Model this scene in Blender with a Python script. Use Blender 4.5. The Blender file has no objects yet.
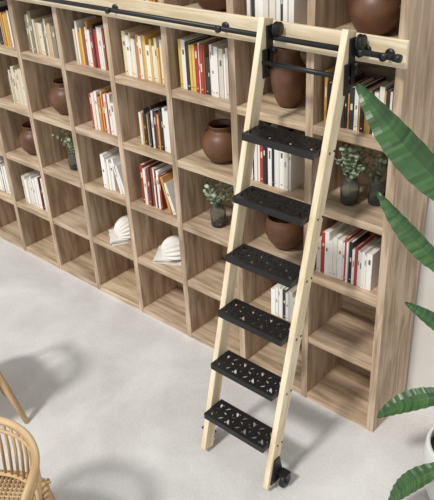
import bpy, bmesh, math, random
from mathutils import Vector, Matrix
random.seed(7)
scene = bpy.context.scene
scene.view_settings.view_transform='Standard'

# ---------------------------------------------------------------- materials
def srgb(r,g,b):
    f=lambda c:(c/255/12.92) if c/255<=0.04045 else ((c/255+0.055)/1.055)**2.4
    return (f(r),f(g),f(b),1)
def newmat(name):
    m=bpy.data.materials.new(name); m.use_nodes=True
    nt=m.node_tree; b=nt.nodes['Principled BSDF']
    return m,nt,b
def simple(name,col,rough=0.5,metal=0,**kw):
    m,nt,b=newmat(name)
    b.inputs['Base Color'].default_value=col; b.inputs['Roughness'].default_value=rough; b.inputs['Metallic'].default_value=metal
    for k,v in kw.items(): b.inputs[k].default_value=v
    return m
def noisy(name,c1,c2,scale=8,rough=0.6,bump=0.0,detail=5,coord='Object',sc=(1,1,1)):
    m,nt,b=newmat(name)
    tc=nt.nodes.new('ShaderNodeTexCoord'); mp=nt.nodes.new('ShaderNodeMapping'); mp.inputs['Scale'].default_value=sc
    n=nt.nodes.new('ShaderNodeTexNoise'); n.inputs['Scale'].default_value=scale; n.inputs['Detail'].default_value=detail
    r=nt.nodes.new('ShaderNodeValToRGB'); r.color_ramp.elements[0].color=c1; r.color_ramp.elements[1].color=c2
    r.color_ramp.elements[0].position=0.3; r.color_ramp.elements[1].position=0.7
    L=nt.links.new
    L(tc.outputs[coord],mp.inputs[0]); L(mp.outputs[0],n.inputs['Vector']); L(n.outputs['Fac'],r.inputs[0]); L(r.outputs[0],b.inputs['Base Color'])
    b.inputs['Roughness'].default_value=rough
    return m
def wood(name,cd,cm,cl,rough=0.6,s=1.0,tint=True):
    m,nt,b=newmat(name); L=nt.links.new
    uv=nt.nodes.new('ShaderNodeUVMap')
    m1=nt.nodes.new('ShaderNodeMapping'); m1.inputs['Scale'].default_value=(1.6*s,16*s,1)
    m2=nt.nodes.new('ShaderNodeMapping'); m2.inputs['Scale'].default_value=(5*s,150*s,1)
    m3=nt.nodes.new('ShaderNodeMapping'); m3.inputs['Scale'].default_value=(2.2,3.5,1)
    n1=nt.nodes.new('ShaderNodeTexNoise'); n1.inputs['Scale'].default_value=1.5; n1.inputs['Detail'].default_value=6; n1.inputs['Distortion'].default_value=0.8
    n2=nt.nodes.new('ShaderNodeTexNoise'); n2.inputs['Scale'].default_value=1.5; n2.inputs['Detail'].default_value=3
    n3=nt.nodes.new('ShaderNodeTexNoise'); n3.inputs['Scale'].default_value=1.5; n3.inputs['Detail'].default_value=2
    for mm,n in((m1,n1),(m2,n2),(m3,n3)):
        L(uv.outputs[0],mm.inputs[0]); L(mm.outputs[0],n.inputs['Vector'])
    a=nt.nodes.new('ShaderNodeMath'); a.operation='MULTIPLY_ADD'; a.inputs[1].default_value=0.3
    L(n2.outputs['Fac'],a.inputs[0]); L(n1.outputs['Fac'],a.inputs[2])
    a2=nt.nodes.new('ShaderNodeMath'); a2.operation='MULTIPLY_ADD'; a2.inputs[1].default_value=0.45
    L(n3.outputs['Fac'],a2.inputs[0]); L(a.outputs[0],a2.inputs[2])
    r=nt.nodes.new('ShaderNodeValToRGB'); cr=r.color_ramp
    cr.elements[0].position=0.65; cr.elements[0].color=cd
    cr.elements[1].position=1.0; cr.elements[1].color=cl
    k=cr.elements.new(0.84); k.color=cm
    L(a2.outputs[0],r.inputs[0])
    mx=nt.nodes.new('ShaderNodeMixRGB'); mx.blend_type='MULTIPLY'; mx.inputs[0].default_value=1
    at=nt.nodes.new('ShaderNodeVertexColor'); at.layer_name='Col'
    L(r.outputs[0],mx.inputs[1]); L(at.outputs['Color'],mx.inputs[2]); L(mx.outputs[0],b.inputs['Base Color'])
    b.inputs['Roughness'].default_value=rough
    return m
def vcol(name,rough=0.6):
    m,nt,b=newmat(name); at=nt.nodes.new('ShaderNodeVertexColor'); at.layer_name='Col'
    nt.links.new(at.outputs['Color'],b.inputs['Base Color']); b.inputs['Roughness'].default_value=rough
    return m

M_shelf=wood('oak_shelf',srgb(142,120,96),srgb(177,154,127),srgb(203,182,156),0.6)
M_pine=wood('pine_ladder',srgb(210,187,149),srgb(226,207,172),srgb(238,223,194),0.5)
M_chair=wood('rattan_wood',srgb(160,126,86),srgb(192,160,116),srgb(212,184,142),0.5)
M_black=noisy('black_metal',srgb(16,16,17),srgb(27,27,28),60,0.42,0.05)
M_books=vcol('book_covers',0.55)
M_pot=noisy('brown_ceramic',srgb(84,54,36),srgb(116,78,52),9,0.45,0.1)
M_white=noisy('white_ceramic',srgb(218,213,202),srgb(238,235,228),12,0.55,0.15)
M_planter=noisy('planter_white',srgb(212,211,207),srgb(225,224,220),5,0.5)
M_soil=noisy('soil',srgb(40,28,20),srgb(70,52,38),60,0.9,0.6)
M_leaf=vcol('leaf_green',0.38)
M_leaf2=noisy('eucalyptus_green',srgb(128,146,118),srgb(172,184,156),20,0.6)
M_stem=simple('stem_green',srgb(82,104,56),0.5)
M_glass=simple('smoked_glass',srgb(205,210,206),0.03,0,**{'Transmission Weight':0.95,'IOR':1.25})

# ---------------------------------------------------------------- mesh helpers
class MB:
    def __init__(s): s.v=[];s.f=[];s.uv=[];s.c=[];s.m=[];s.sm=[]
    def box(s,x0,x1,y0,y1,z0,z1,col=(1,1,1,1),grain=0,mi=0,M=None):
        P=[Vector((x,y,z)) for x in(x0,x1) for y in(y0,y1) for z in(z0,z1)]
        F=[((0,1,3,2),0),((4,6,7,5),0),((0,4,5,1),1),((2,3,7,6),1),((0,2,6,4),2),((1,5,7,3),2)]
        o=len(s.v); ou,ov=random.uniform(0,50),random.uniform(0,50)
        for p in P: s.v.append(M@p if M else p)
        for f,ax in F:
            s.f.append(tuple(o+i for i in f)); s.c.append(col); s.m.append(mi); s.sm.append(False)
            ins=[a for a in range(3) if a!=ax]
            if grain in ins: ua=grain; va=[a for a in ins if a!=grain][0]
            else: ua,va=ins
            s.uv.append([(P[i][ua]+ou+ax*3,P[i][va]+ov+ax*5) for i in f])
    def lathe(s,prof,c=(0,0,0),n=32,col=(1,1,1,1),mi=0,M=None,rib=0,ribn=12,zmin=None):
        o=len(s.v); c=Vector(c)
        for (r,z) in prof:
            for i in range(n):
                a=2*math.pi*i/n; rr=r*(1+rib*math.cos(ribn*a))
                p=Vector((rr*math.cos(a),rr*math.sin(a),z))
                q=(M@p if M else p)
                if zmin is not None and q.z<zmin: q.z=zmin
                s.v.append(q+c)
        for j in range(len(prof)-1):
            for i in range(n):
                k=(i+1)%n
                s.f.append((o+j*n+i,o+j*n+k,o+(j+1)*n+k,o+(j+1)*n+i)); s.c.append(col); s.m.append(mi); s.sm.append(True)
                s.uv.append([(j*.05,i*.02)]*4)
    def tube(s,pts,rad,n=10,col=(1,1,1,1),mi=0,cap=True):
        pts=[Vector(p) for p in pts]; o=len(s.v); K=len(pts)
        rads=rad if isinstance(rad,(list,tuple)) else [rad]*K
        up=None; L=0; ou=random.uniform(0,30); Ls=[]
        for j,p in enumerate(pts):
            t=(pts[min(j+1,K-1)]-pts[max(j-1,0)]).normalized()
            if up is None: up=t.orthogonal().normalized()
            up=(up-t*up.dot(t)).normalized(); w=t.cross(up)
            if j: L+=(p-pts[j-1]).length
            Ls.append(L)
            for i in range(n):
                a=2*math.pi*i/n; s.v.append(p+(up*math.cos(a)+w*math.sin(a))*rads[j])
        for j in range(K-1):
            for i in range(n):
                k=(i+1)%n
                s.f.append((o+j*n+i,o+j*n+k,o+(j+1)*n+k,o+(j+1)*n+i)); s.c.append(col); s.m.append(mi); s.sm.append(True)
                s.uv.append([(Ls[j]+ou,i*.01),(Ls[j]+ou,i*.01+.01),(Ls[j+1]+ou,i*.01+.01),(Ls[j+1]+ou,i*.01)])
        if cap:
            for base in(o,o+(K-1)*n):
                f=tuple(base+i for i in range(n)); 
                if base==o: f=f[::-1]
                s.f.append(f); s.c.append(col); s.m.append(mi); s.sm.append(False); s.uv.append([(0,0)]*n)
    def poly(s,pts,col=(1,1,1,1),mi=0,sm=True):
        o=len(s.v); s.v+= [Vector(p) for p in pts]; s.f.append(tuple(range(o,o+len(pts)))); s.c.append(col); s.m.append(mi); s.sm.append(sm); s.uv.append([(0,0)]*len(pts))
    def obj(s,name,mats,parent=None,bevel=0,loc=None,rot=None):
        me=bpy.data.meshes.new(name); me.from_pydata([tuple(v) for v in s.v],[],s.f)
        me.uv_layers.new(name='UVMap'); me.color_attributes.new('Col','FLOAT_COLOR','CORNER')
        uvd=me.uv_layers['UVMap'].data; cad=me.color_attributes['Col'].data
        k=0
        for i,p in enumerate(me.polygons):
            p.material_index=s.m[i]; p.use_smooth=s.sm[i]
            for j in range(p.loop_total):
                uvd[k].uv=s.uv[i][j]; cad[k].color=s.c[i]; k+=1
        for m in (mats if isinstance(mats,list) else [mats]): me.materials.append(m)
        ob=bpy.data.objects.new(name,me); scene.collection.objects.link(ob)
        if parent: ob.parent=parent
        if loc: ob.location=loc
        if rot: ob.rotation_euler=rot
        if bevel:
            b=ob.modifiers.new('bev','BEVEL'); b.width=bevel; b.segments=2; b.limit_method='ANGLE'
        return ob
def empty(name,loc=(0,0,0)):
    e=bpy.data.objects.new(name,None); e.location=loc; scene.collection.objects.link(e); return e
def tintv(a=0.9,b=1.1):
    t=random.uniform(a,b); return (t,t*random.uniform(.97,1.0),t*random.uniform(.94,1.0),1)

# ---------------------------------------------------------------- constants
W,H,T,D=0.47,0.42,0.042,0.36
NC,NR=9,6
XL=-NC*W

# ---------------------------------------------------------------- room
def plane_obj(name,pts,mat):
    mb=MB(); mb.poly(pts,sm=False); return mb.obj(name,mat)
m,nt,b=newmat('concrete_floor'); L=nt.links.new
tc=nt.nodes.new('ShaderNodeTexCoord')
n1=nt.nodes.new('ShaderNodeTexNoise'); n1.inputs['Scale'].default_value=1.7; n1.inputs['Detail'].default_value=9; n1.inputs['Roughness'].default_value=.62; n1.inputs['Distortion'].default_value=.5
n2=nt.nodes.new('ShaderNodeTexNoise'); n2.inputs['Scale'].default_value=70; n2.inputs['Detail'].default_value=5
L(tc.outputs['Object'],n1.inputs['Vector']); L(tc.outputs['Object'],n2.inputs['Vector'])
ad=nt.nodes.new('ShaderNodeMath'); ad.operation='MULTIPLY_ADD'; ad.inputs[1].default_value=.35; L(n2.outputs['Fac'],ad.inputs[0]); L(n1.outputs['Fac'],ad.inputs[2])
r=nt.nodes.new('ShaderNodeValToRGB'); cr=r.color_ramp; cr.elements[0].position=.45; cr.elements[0].color=srgb(187,184,180); cr.elements[1].position=.9; cr.elements[1].color=srgb(222,221,218)
L(ad.outputs[0],r.inputs[0]); L(r.outputs[0],b.inputs['Base Color']); b.inputs['Roughness'].default_value=.5
plane_obj('floor',[(-9,-6,0),(4,-6,0),(4,D+.02,0),(-9,D+.02,0)],m)
M_wall=noisy('plaster_wall',srgb(205,200,192),srgb(216,212,205),4,.9,.1)
plane_obj('wall_back',[(-9,D+.02,0),(4,D+.02,0),(4,D+.02,3.2),(-9,D+.02,3.2)],M_wall)

# ---------------------------------------------------------------- bookshelf
mb=MB()
for i in range(NC+1):
    xc=-i*W; x0,x1=(xc-T,xc) if i==0 else ((xc,xc+T) if i==NC else (xc-T/2,xc+T/2))
    mb.box(x0,x1,0,D,0,NR*H+T,tintv(),grain=2)
def cx(i):
    l=-(i+1)*W+T/2; r_=-i*W-(T if i==0 else T/2)
    if i==NC-1: l=-(i+1)*W+T
    return l,r_
for i in range(NC):
    l,r_=cx(i)
    for j in range(NR+1):
        z=j*H
        mb.box(l,r_,0.003,D-.012,z,z+T,tintv(),grain=0)
    for j in range(NR):
        mb.box(l,r_,D-.012,D,j*H+T,(j+1)*H,tintv(.85,1.02),grain=0)
bookshelf=mb.obj('bookshelf',M_shelf,bevel=.0015)

# ---------------------------------------------------------------- books
PAL={
 'mix':[(214,206,190),(206,150,72),(178,60,46),(236,232,224),(232,228,218),(222,190,96),(60,56,54),(236,232,224),(228,224,214),(150,90,60),(240,236,228)],
 'white':[(240,238,232),(232,228,220),(244,242,238),(225,218,204),(238,236,230),(236,233,226),(60,58,56)],
 'cream':[(222,212,192),(206,190,160),(232,226,212),(200,180,146),(228,220,204),(140,128,106),(214,204,180)],
 'dark':[(34,34,36),(52,50,50),(232,226,214),(232,228,220),(150,60,40),(60,60,62),(238,234,226),(200,150,80)],
 'warm':[(206,140,74),(224,182,100),(232,224,206),(230,214,176),(236,230,220),(170,70,50),(236,230,220),(240,236,226)],
 'wdark':[(238,235,228),(40,40,42),(232,228,220),(236,232,225),(236,232,224),(220,214,202),(240,238,234),(226,220,208),(176,60,48)],
}
def books(i,j,pal,x_from=.04,x_to=.9,lean=0,hmin=.2,hmax=.27,yf=.05,flat=0):
    l,r_=cx(i); z=j*H+T+.0005; wid=r_-l; x=l+wid*x_from; xe=l+wid*x_to
    mb=MB(); k=0; P=PAL[pal]
    hbase=random.uniform(hmin,hmax)
    while True:
        th=random.choice([.01,.013,.016,.02,.024,.03]); h=min(max(hbase+random.uniform(-.03,.03),hmin),hmax); d=random.uniform(.15,.19)
        if random.random()<.25: hbase=random.uniform(hmin,hmax)
        if x+th>xe: break
        c=srgb(*random.choice(P)); one_book(mb,x,yf+random.uniform(0,.012),z,th,d,h,c)
        x+=th+.001; k+=1
    xx=x
    for q in range(lean):
        th=random.choice([.02,.026,.03]); h=random.uniform(hmin,hmax-.01); d=.17; ang=math.radians(14+5*q)
        M=Matrix.Translation((xx+h*math.sin(ang)+.0015+.0005,yf,z+.0))@Matrix.Rotation(-ang,4,'Y')
        one_book(mb,0,0,0,th,d,h,srgb(*random.choice(P)),M)
        xx+=th/math.cos(ang)+.003
    return mb.obj('row_of_books',M_books)
def one_book(mb,x,y,z,th,d,h,c,M=None):
    ct=.0022; pg=srgb(232,226,211)
    mb.box(x,x+ct,y+ct,y+d,z,z+h,c,M=M); mb.box(x+th-ct,x+th,y+ct,y+d,z,z+h,c,M=M)
    mb.box(x,x+th,y,y+ct,z,z+h,c,M=M)
    mb.box(x+ct,x+th-ct,y+ct,y+d-.005,z+.003,z+h-.004,pg,M=M)
    lum=c[0]+c[1]+c[2]
    lc=random.choice([srgb(120,110,100),srgb(190,120,70),srgb(90,90,92)]) if lum>1.2 else srgb(225,215,190)
    if random.random()<.55:
        a=random.uniform(.45,.75); mb.box(x+th*.3,x+th*.7,y-.0006,y,z+h*a,z+h*(a+random.uniform(.06,.2)),lc,M=M)
    if random.random()<.5: mb.box(x+th*.3,x+th*.7,y-.0006,y,z+h*.08,z+h*.1,lc,M=M)

books(0,4,'dark',.05,.93); books(0,2,'wdark',.02,.88)
books(1,5,'white',.1,.75); books(1,3,'wdark',.05,.75,lean=0); books(1,1,'white',.4,.85,hmin=.18,hmax=.22)
books(2,4,'mix',.05,.9)
books(3,4,'warm',.1,.9); books(3,3,'dark',.25,.93); books(3,2,'dark',.15,.6,lean=2)
books(4,4,'mix',.15,.85); books(4,3,'warm',.3,.93); books(4,2,'white',.35,.65,lean=2)
books(5,4,'cream',.1,.9)
books(6,4,'mix',.1,.8); books(6,3,'cream',.4,.9); books(6,1,'wdark',.15,.95)
books(7,3,'mix',.1,.8); books(7,1,'white',.1,.8); books(5,5,'cream',.1,.8); books(3,5,'mix',.1,.8)

# ---------------------------------------------------------------- pots
def inner(prof,t=.006):
    ri=[(max(r-t,.001),z) for r,z in prof[::-1] if z>prof[0][1]+t]
    return prof+ri+[(0.0005,prof[0][1]+t)]
def pot(i,j,kind,xf=.5,s=1,y=.16,name='clay_pot'):
    l,r_=cx(i); x=l+(r_-l)*xf; z=j*H+T+.0005
    if kind=='wide': p=[(.0005,0),(.055,0),(.075,.02),(.1,.07),(.105,.11),(.09,.145),(.07,.16),(.068,.165),(.078,.18),(.08,.185)]
    elif kind=='round': p=[(.0005,0),(.05,0),(.07,.01),(.1,.05),(.112,.095),(.1,.14),(.075,.165),(.06,.172),(.06,.18),(.07,.2),(.072,.205)]
    elif kind=='tall': p=[(.0005,0),(.05,0),(.062,.02),(.085,.08),(.095,.15),(.085,.2),(.06,.24),(.052,.255),(.056,.28),(.07,.3),(.072,.305)]
    elif kind=='bowl': p=[(.0005,0),(.045,0),(.06,.015),(.095,.06),(.108,.11),(.1,.155),(.09,.17),(.094,.18),(.096,.185)]
    mb=MB(); q=inner([(r*s,zz*s) for r,zz in p]); mb.lathe(q,(x,y,z),40)
    if kind in('round','wide'):
        for sg in(-1,1):
            pts=[(x+sg*(.092*s+.022*s*math.sin(a)),y,z+(.135-.03*math.cos(a)+.0)*s) for a in [math.pi*k/8 for k in range(9)]]
            mb.tube(pts,.007*s,8)
    o=mb.obj(name,M_pot); sb=o.modifiers.new('s','SUBSURF'); sb.levels=1; sb.render_levels=1
pot(0,5,'wide',.5,1.15); pot(1,4,'tall',.5,1.0); pot(1,2,'bowl',.45,1.1); pot(2,5,'round',.5,1.0); pot(2,3,'round',.5,1.08)
pot(5,3,'round',.5,1.1); pot(6,2,'round',.45,1.1); pot(4,5,'wide',.5)

# ---------------------------------------------------------------- vases with eucalyptus
def vase(i,j,xf=.5,y=.14,s=1):
    l,r_=cx(i); x=l+(r_-l)*xf; z=j*H+T+.0005
    e=empty('eucalyptus_vase',(x,y,z))
    mb=MB(); prof=inner([(.0005,0),(.04*s,0),(.046*s,.01),(.048*s,.1*s),(.04*s,.125*s),(.022*s,.15*s),(.02*s,.175*s),(.024*s,.18*s)],.003)
    mb.lathe(prof,(0,0,0),24); mb.obj('bottle',M_glass,e)
    mb=MB(); ml=MB()
    for k in range(12):
        a=random.uniform(0,6.28); sp=random.uniform(.05,.17)*s; hh=random.uniform(.22,.335)*s
        pts=[]
        for q in range(11):
            t=q/10; px=math.cos(a)*sp*max(0,t-.4)**1.2*1.9; py=math.sin(a)*sp*.7*max(0,t-.4)**1.2*1.9
            pts.append(Vector((px,py,.01+hh*t)))
        mb.tube(pts,.0016,6)
        for q in range(5,11):
            for sd in(0,1):
                c=pts[q]; b_=a+1.57+sd*3.14+random.uniform(-.5,.5); rr=random.uniform(.009,.015)*s
                dirv=Vector((math.cos(b_),math.sin(b_),random.uniform(-.1,.9))).normalized(); side=dirv.cross(Vector((random.uniform(-.6,.6),random.uniform(-1,.3),.6))).normalized()
                P=[c+dirv*rr*(1+math.cos(t_))*1.0+side*rr*.75*math.sin(t_) for t_ in [2*math.pi*w_/8 for w_ in range(8)]]
                ml.poly(P)
    mb.obj('stems',M_stem,e); ml.obj('leaves',M_leaf2,e)
vase(0,3,.35,.13,1.0); vase(0,3,.62,.2,.9); vase(2,2,.45,.12,1.0); vase(2,2,.7,.2,.85); vase(5,2,.5,.14,1)

# ---------------------------------------------------------------- fluted shell ornaments on a stack of paper
def shell(i,j,xf=.5,y=.13,s=1,rz=0):
    l,r_=cx(i); x=l+(r_-l)*xf; z=j*H+T+.0005
    mb=MB()
    for k in range(5):
        Mk=Matrix.Rotation(random.uniform(-.12,.12),4,'Z')
        mb.box(-.13,.10,-.09,.09,k*.0075+.0003,k*.0075+.0068,M=Mk)
    prof=[]
    for k in range(15):
        t=math.pi*k/14; prof.append((max(.0006,.098*s*math.sin(t)**.8),-.105*s*math.cos(t)))
    R=Matrix.Rotation(math.radians(90),4,'Y')
    mb.lathe(prof,(.015,0,.055),120,M=Matrix.Rotation(.5,4,'Z')@R,rib=.07,ribn=20,zmin=-.016)
    mb.obj('white_shell_ornament',M_white,loc=(x,y,z+.0),rot=(0,0,rz))
shell(3,1,.5,.16,1.05,.5); shell(4,1,.5,.16,1.05,.9)

# ---------------------------------------------------------------- rail
rail=empty('ladder_rail',(0,0,0))
ZR=2.125
mb=MB(); mb.box(XL,.012,-.02,-0.001,2.07,2.185,(1,1,1,1),grain=0); mb.obj('fascia_board',M_pine,rail,bevel=.003)
mb=MB(); mb.tube([(XL,-.065,ZR),(.0,-.065,ZR)],.0125,16)
mb.lathe([(.0005,-.02),(.016,-.02),(.018,0),(.016,.012),(.0005,.014)],(0.0,-.065,ZR),16,M=Matrix.Rotation(math.pi/2,4,'Y'))
for xb in [-.06,-.17,-.95,-1.75,-2.55,-3.35]:
    mb.tube([(xb,-.065,ZR),(xb,-.02,ZR)],.008,10)
    mb.lathe([(.0005,-.028),(.022,-.028),(.022,-.02),(.0005,-.02)],(xb,0,ZR),16,M=Matrix.Rotation(math.pi/2,4,'X')@Matrix.Scale(-1,4,(0,0,1)))
    mb.lathe([(.0005,.0),(.018,0),(.018,.012),(.0005,.014)],(xb,-.074,ZR),16,M=Matrix.Rotation(math.pi/2,4,'X'))
mb.obj('rail_tube',M_black,rail)

# ---------------------------------------------------------------- ladder
lad=empty('library_ladder',(-.425,0,0))
yb,zb,yt,zt=-.68,.014,-.1,2.22
dv=Vector((0,yt-yb,zt-zb)); Ls=dv.length; ang=math.atan2(yt-yb,zt-zb)
ML=Matrix.Translation((0,yb,zb))@Matrix.Rotation(-ang,4,'X')
hw=.215; st=.032; sd=.07
for nm,sx in(('stile_left',-1),('stile_right',1)):
    mb=MB(); mb.box(sx*hw-st/2,sx*hw+st/2,-sd/2,sd/2,.012,Ls,(1,1,1,1),grain=2,M=ML); mb.obj(nm,M_pine,lad,bevel=.004)
def ypos(z): return yb+(z-zb)*(yt-yb)/(zt-zb)
TW,TD=2*hw-st-.004,.135
def tread_curve(name):
    cu=bpy.data.curves.new(name,'CURVE'); cu.dimensions='2D'; cu.fill_mode='BOTH'; cu.extrude=.004
    def sp(pts):
        s_=cu.splines.new('POLY'); s_.points.add(len(pts)-1); s_.use_cyclic_u=True
        for p,q in zip(s_.points,pts): p.co=(q[0],q[1],0,1)
    sp([(-TW/2,-TD/2),(TW/2,-TD/2),(TW/2,TD/2),(-TW/2,TD/2)])
    def leaf(cx_,cy_,ln,wd,a,cv=0.0):
        pts=[]
        for k in range(16):
            t=k/8.0
            if t<=1: tt=t; u=-ln/2+ln*t; v=wd/2*math.sin(math.pi*t)
            else: tt=2-t; u=ln/2-ln*(t-1); v=-wd/2*math.sin(math.pi*(t-1))
            v+=cv*math.sin(math.pi*tt)
            pts.append((cx_+u*math.cos(a)-v*math.sin(a),cy_+u*math.sin(a)+v*math.cos(a)))
        sp(pts)
    n=7; pw=TW/n
    for k in range(n):
        xx=-TW/2+pw*(k+.5); sg=1 if k%2 else -1
        leaf(xx,.034,.046,.014,math.radians(50*sg),.005)
        leaf(xx,-.034,.046,.014,math.radians(50*sg),-.005)
        leaf(xx,0,.034,.009,math.radians(-25*sg),.004)
        leaf(xx+sg*-.015,.045,.020,.008,math.radians(60*sg))
        leaf(xx+sg*.015,-.045,.020,.008,math.radians(60*sg))
        leaf(xx+sg*.0165,.019,.018,.008,math.radians(70*sg))
        leaf(xx-sg*.0165,-.019,.018,.008,math.radians(70*sg))
    return cu
cu=tread_curve('tread_plate')
tmp=bpy.data.objects.new('tmp',cu); scene.collection.objects.link(tmp)
dg=bpy.context.evaluated_depsgraph_get(); me_t=bpy.data.meshes.new_from_object(tmp.evaluated_get(dg)); bpy.data.objects.remove(tmp)
me_t.materials.clear(); me_t.materials.append(M_black)
for k in range(6):
    z=.297+.2896*k; y=ypos(z)-.022
    o=bpy.data.objects.new('tread_%d'%(k+1),me_t); scene.collection.objects.link(o); o.parent=lad; o.location=(0,y,z)
    mb=MB()
    mb.box(-TW/2,TW/2,y-TD/2-.003,y-TD/2,z-.03,z+.005); mb.box(-TW/2,TW/2,y+TD/2,y+TD/2+.003,z-.03,z+.005)
    for sx in(-1,1):
        mb.box(sx*(TW/2-.002)-.0015,sx*(TW/2-.002)+.0015,y-TD/2,y+TD/2,z-.032,z-.004)
        for q in(-.015,.02): mb.lathe([(.0005,-.003),(.006,-.003),(.006,.002),(.0005,.003)],(sx*(hw+st/2),ypos(z)+q,z-.018),10,M=Matrix.Rotation(sx*math.pi/2,4,'Y'))
    mb.obj('tread_frame_%d'%(k+1),M_black,lad,bevel=.001)
mb=MB(); mb.tube([(-hw,ypos(2.035),2.035),(hw,ypos(2.035),2.035)],.011,14); mb.obj('top_rod',M_black,lad)
for sx in(-1,1):
    mb=MB(); xo=sx*(hw)+st/2+.004
    mb.box(xo-.004,xo+.004,-.125,-.082,1.99,2.19)
    mb.box(xo-.004,xo+.004,-.155,-.11,1.96,2.09)
    RX=Matrix.Rotation(math.pi/2,4,'Y')
    mb.lathe([(.0005,-.011),(.034,-.011),(.034,-.006),(.026,0),(.034,.006),(.034,.011),(.0005,.011)],(xo+.016,-.065,ZR+.0395),28,M=RX)
    mb.lathe([(.0005,-.022),(.01,-.022),(.01,.02),(.0005,.02)],(xo+.01,-.065,ZR+.038),14,M=RX)
    mb.lathe([(.0005,-.008),(.014,-.008),(.014,.008),(.0005,.008)],(xo+.012,-.085,ZR-.05),14,M=RX)
    mb.box(xo-.004,xo+.004,-.1,-.045,ZR+.018,ZR+.06)
    for zz in(2.0,2.03): mb.lathe([(.0005,0),(.008,0),(.008,.004),(.0005,.006)],(xo+.004,-.13,zz),10,M=RX)
    mb.obj('roller_hook_%s'%('l' if sx<0 else 'r'),M_black,lad,bevel=.001)
for sx in(-1,1):
    mb=MB(); xo=sx*(hw+st/2+.004); RX=Matrix.Rotation(math.pi/2,4,'Y')
    a=[(ypos(.2)-.02,.2),(ypos(.2)+.02,.2),(-.585,.075),(-.575,.05),(-.64,.045),(ypos(.05)-.015,.05)]
    p0=[(xo-.0035,y_,z_) for y_,z_ in a]; p1=[(xo+.0035,y_,z_) for y_,z_ in a]; n_=len(a)
    mb.poly(p0[::-1],sm=False); mb.poly(p1,sm=False)
    for q in range(n_):
        r2=(q+1)%n_; mb.poly([p0[q],p0[r2],p1[r2],p1[q]],sm=False)
    xw=sx*(hw+st/2+.034); yw=-.605
    x0_,x1_=sorted((xo,xw+sx*.022)); mb.box(x0_,x1_,yw-.03,yw+.025,.088,.096)
    for q in(-1,1):
        mb.box(xw+q*.018-.0025,xw+q*.018+.0025,yw-.012,yw+.012,.03,.09)
    mb.lathe([(.0005,-.012),(.034,-.012),(.042,-.007),(.042,.007),(.034,.012),(.0005,.012)],(xw,yw,.0425),28,M=RX)
    mb.lathe([(.0005,-.023),(.009,-.023),(.009,.023),(.0005,.023)],(xw,yw,.0425),12,M=RX)
    mb.obj('caster_%s'%('l' if sx<0 else 'r'),M_black,lad)

# ---------------------------------------------------------------- chairs
def chair(loc,rz,spl=0):
    e=empty('wooden_armchair',loc); e.rotation_euler=(0,0,rz)
    mb=MB()
    rim=[]
    for k in range(25):
        a=math.pi+math.pi*k/24; rim.append(Vector((.29*math.cos(a),.25*math.sin(a)-.02,.74-.0*k+.05*math.sin(-a)*.9)))
    rim=[Vector((-.29,.16,.70)),Vector((-.292,.08,.72))]+rim+[Vector((.292,.08,.72)),Vector((.29,.16,.70))]
    mb.tube(rim,[.014]+[.018]*(len(rim)-2)+[.014],12)
    low=[Vector((p.x*.9,p.y*.9,.47)) for p in rim]
    mb.tube(low,.011,10)
    mid=[Vector((p.x*.985,p.y*.985,p.z-.06)) for p in rim]; mb.tube(mid,.009,8)
    for k in range(1,len(rim)-1):
        mb.tube([rim[k],(rim[k]+low[k])/2+Vector((rim[k].x*.03,rim[k].y*.03,0)),low[k]],.0075,8)
    mb.obj('back_rim',M_chair,e)
    mb=MB()
    n=36
    def Rr(a): return (.27*math.copysign(abs(math.cos(a))**.6,math.cos(a)),.26*math.copysign(abs(math.sin(a))**.6,math.sin(a))-.0)
    ring=[Vector((*Rr(2*math.pi*k/n),.45)) for k in range(n)]; mb.tube(ring+[ring[0]],.018,10)
    for k in range(-11,12):
        x=k*.021; mb.tube([(x,-.24,.452),(x,0,.445),(x,.24,.452)],.009,6)
    for k in range(-10,11):
        y=k*.022; mb.tube([(-.25,y,.456),(0,y,.45),(.25,y,.456)],.006,6)
    mb.obj('seat',M_chair,e)
    mb=MB()
    for sx in(-1,1):
        for sy in(-1,1):
            top=Vector((sx*.22,sy*.2,.45)); bot=Vector((sx*(.27+spl),sy*(.26+spl),0.0))
            mb.tube([bot,(bot+top)/2,top],[.016,.021,.022],12)
            if sy>0: mb.tube([top,Vector((sx*.28,.14,.70))],.014,10)
        mb.tube([(sx*.25,-.235,.2),(sx*.25,.235,.2)],.009,8)
    mb.tube([(-.245,0,.2),(.245,0,.2)],.009,8)
    mb.obj('legs',M_chair,e)
chair((-.835,-1.89,0),math.radians(215))
chair((-1.965,-1.435,0),math.radians(80),.04)

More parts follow.
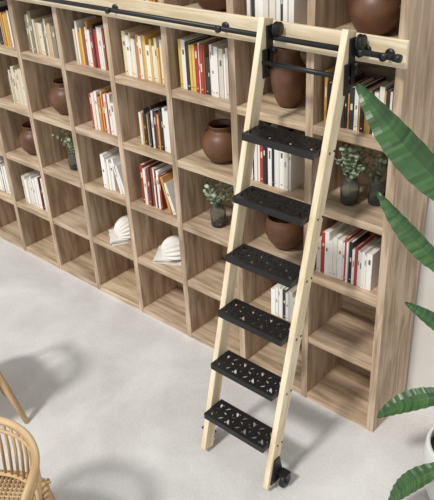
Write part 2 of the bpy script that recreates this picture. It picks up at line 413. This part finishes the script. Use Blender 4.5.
# ---------------------------------------------------------------- big plant
PX,PY=.56,-.12
pl=empty('potted_strelitzia',(PX,PY,0))
mb=MB(); mb.lathe(inner([(.0005,0),(.13,0),(.15,.015),(.185,.15),(.195,.28),(.19,.36),(.185,.37)],.015),(0,0,0),48); mb.obj('planter',M_planter,pl)
mb=MB(); mb.lathe([(.172,.31),(.1,.325),(.0005,.33)],(0,0,0),32); mb.obj('soil',M_soil,pl)
def big_leaf(mb,ms,base,tip,width,sag=.06,nrm=(0,-.3,1)):
    base=Vector(base)-Vector((PX,PY,0)); tip=Vector(tip)-Vector((PX,PY,0)); d=tip-base; N=Vector(nrm); side=d.cross(N).normalized(); up=side.cross(d).normalized()
    n=48; C=[];Lf=[];Rt=[]
    for k in range(n+1):
        t=k/n; c=base+d*t+up*sag*4*t*(1-t); w=width*math.sin(math.pi*min(1,t*.93+.05))**.75*(1-.25*t)+.001
        if k==n: w=.001
        C.append(c); rip=.003*math.sin(k*1.3)
        Lf.append(c+side*w+up*(w*.28+rip)+d.normalized()*w*.25); Rt.append(c-side*w+up*(w*.28-rip)+d.normalized()*w*.25)
    for k in range(n):
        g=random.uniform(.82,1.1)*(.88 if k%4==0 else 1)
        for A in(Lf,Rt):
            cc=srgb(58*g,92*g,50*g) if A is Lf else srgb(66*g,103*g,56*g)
            mid0=(C[k]+A[k])/2-up*.004; mid1=(C[k+1]+A[k+1])/2-up*.004
            mb.poly([C[k],C[k+1],mid1,mid0],cc); mb.poly([mid0,mid1,A[k+1],A[k]],cc)
    ms.tube([c-up*.003 for c in C],[.0055*(1-k/n*.8) for k in range(n+1)],6)
    root=Vector((random.uniform(-.05,.05),random.uniform(-.05,.05),.3)); m1=root.lerp(base,.5)+Vector((0.06,0,.12))
    pts=[root*(1-t)**2+m1*2*t*(1-t)+base*t*t for t in [q/10 for q in range(11)]]
    ms.tube(pts,[.012-.0005*q for q in range(11)],8)
ml=MB(); ms=MB()
big_leaf(ml,ms,(.46,-.22,1.62),(-.04,-.3,2.08),.085,.05,(-.5,-.8,.6))
big_leaf(ml,ms,(.42,-.2,1.30),(.08,-.3,1.65),.05,.05,(-.3,-.8,.6))
big_leaf(ml,ms,(.5,-.15,.95),(.25,-.3,1.17),.04,.02,(-.2,-.6,.8))
big_leaf(ml,ms,(.48,-.12,.64),(.17,-.3,.45),.065,.05,(-.2,-.5,1))
big_leaf(ml,ms,(.58,-.35,.45),(.36,-.47,.12),.06,.05,(-.2,-.5,1))
big_leaf(ml,ms,(.75,-.05,1.5),(1.1,-.1,1.9),.1,.05,(.3,-.8,.6))
big_leaf(ml,ms,(.7,-.3,1.0),(1.0,-.5,1.2),.1,.05,(.3,-.8,.6))
ml.obj('leaves',M_leaf,pl); ms.obj('stems',M_stem,pl)

# ---------------------------------------------------------------- light
wd=bpy.data.worlds.new('World'); scene.world=wd; wd.use_nodes=True
bg=wd.node_tree.nodes['Background']; bg.inputs[0].default_value=(.95,.975,1,1); bg.inputs[1].default_value=.72
sl=bpy.data.lights.new('sun','SUN'); sl.energy=2.4; sl.angle=math.radians(7); sl.color=(1,.98,.95)
so=bpy.data.objects.new('sun',sl); scene.collection.objects.link(so)
so.rotation_euler=Vector((.02,.62,-.8)).to_track_quat('-Z','Y').to_euler(); so.location=(-2,-3,4)

# ---------------------------------------------------------------- camera
f=710.; pitch=math.radians(31); yaw=math.radians(43); roll=math.radians(3.24)
F=Vector((-math.sin(yaw)*math.cos(pitch),math.cos(yaw)*math.cos(pitch),-math.sin(pitch)))
R0=Vector((math.cos(yaw),math.sin(yaw),0)); U0=R0.cross(F)
R=R0*math.cos(roll)-U0*math.sin(roll); U=U0*math.cos(roll)+R0*math.sin(roll)
C=Vector((1.356,-2.646,2.969))
cam=bpy.data.cameras.new('camera'); co=bpy.data.objects.new('camera',cam); scene.collection.objects.link(co)
co.matrix_world=Matrix((( R.x,U.x,-F.x,C.x),(R.y,U.y,-F.y,C.y),(R.z,U.z,-F.z,C.z),(0,0,0,1)))
cam.sensor_fit='HORIZONTAL'; cam.sensor_width=36; cam.lens=f/434*36
scene.camera=co
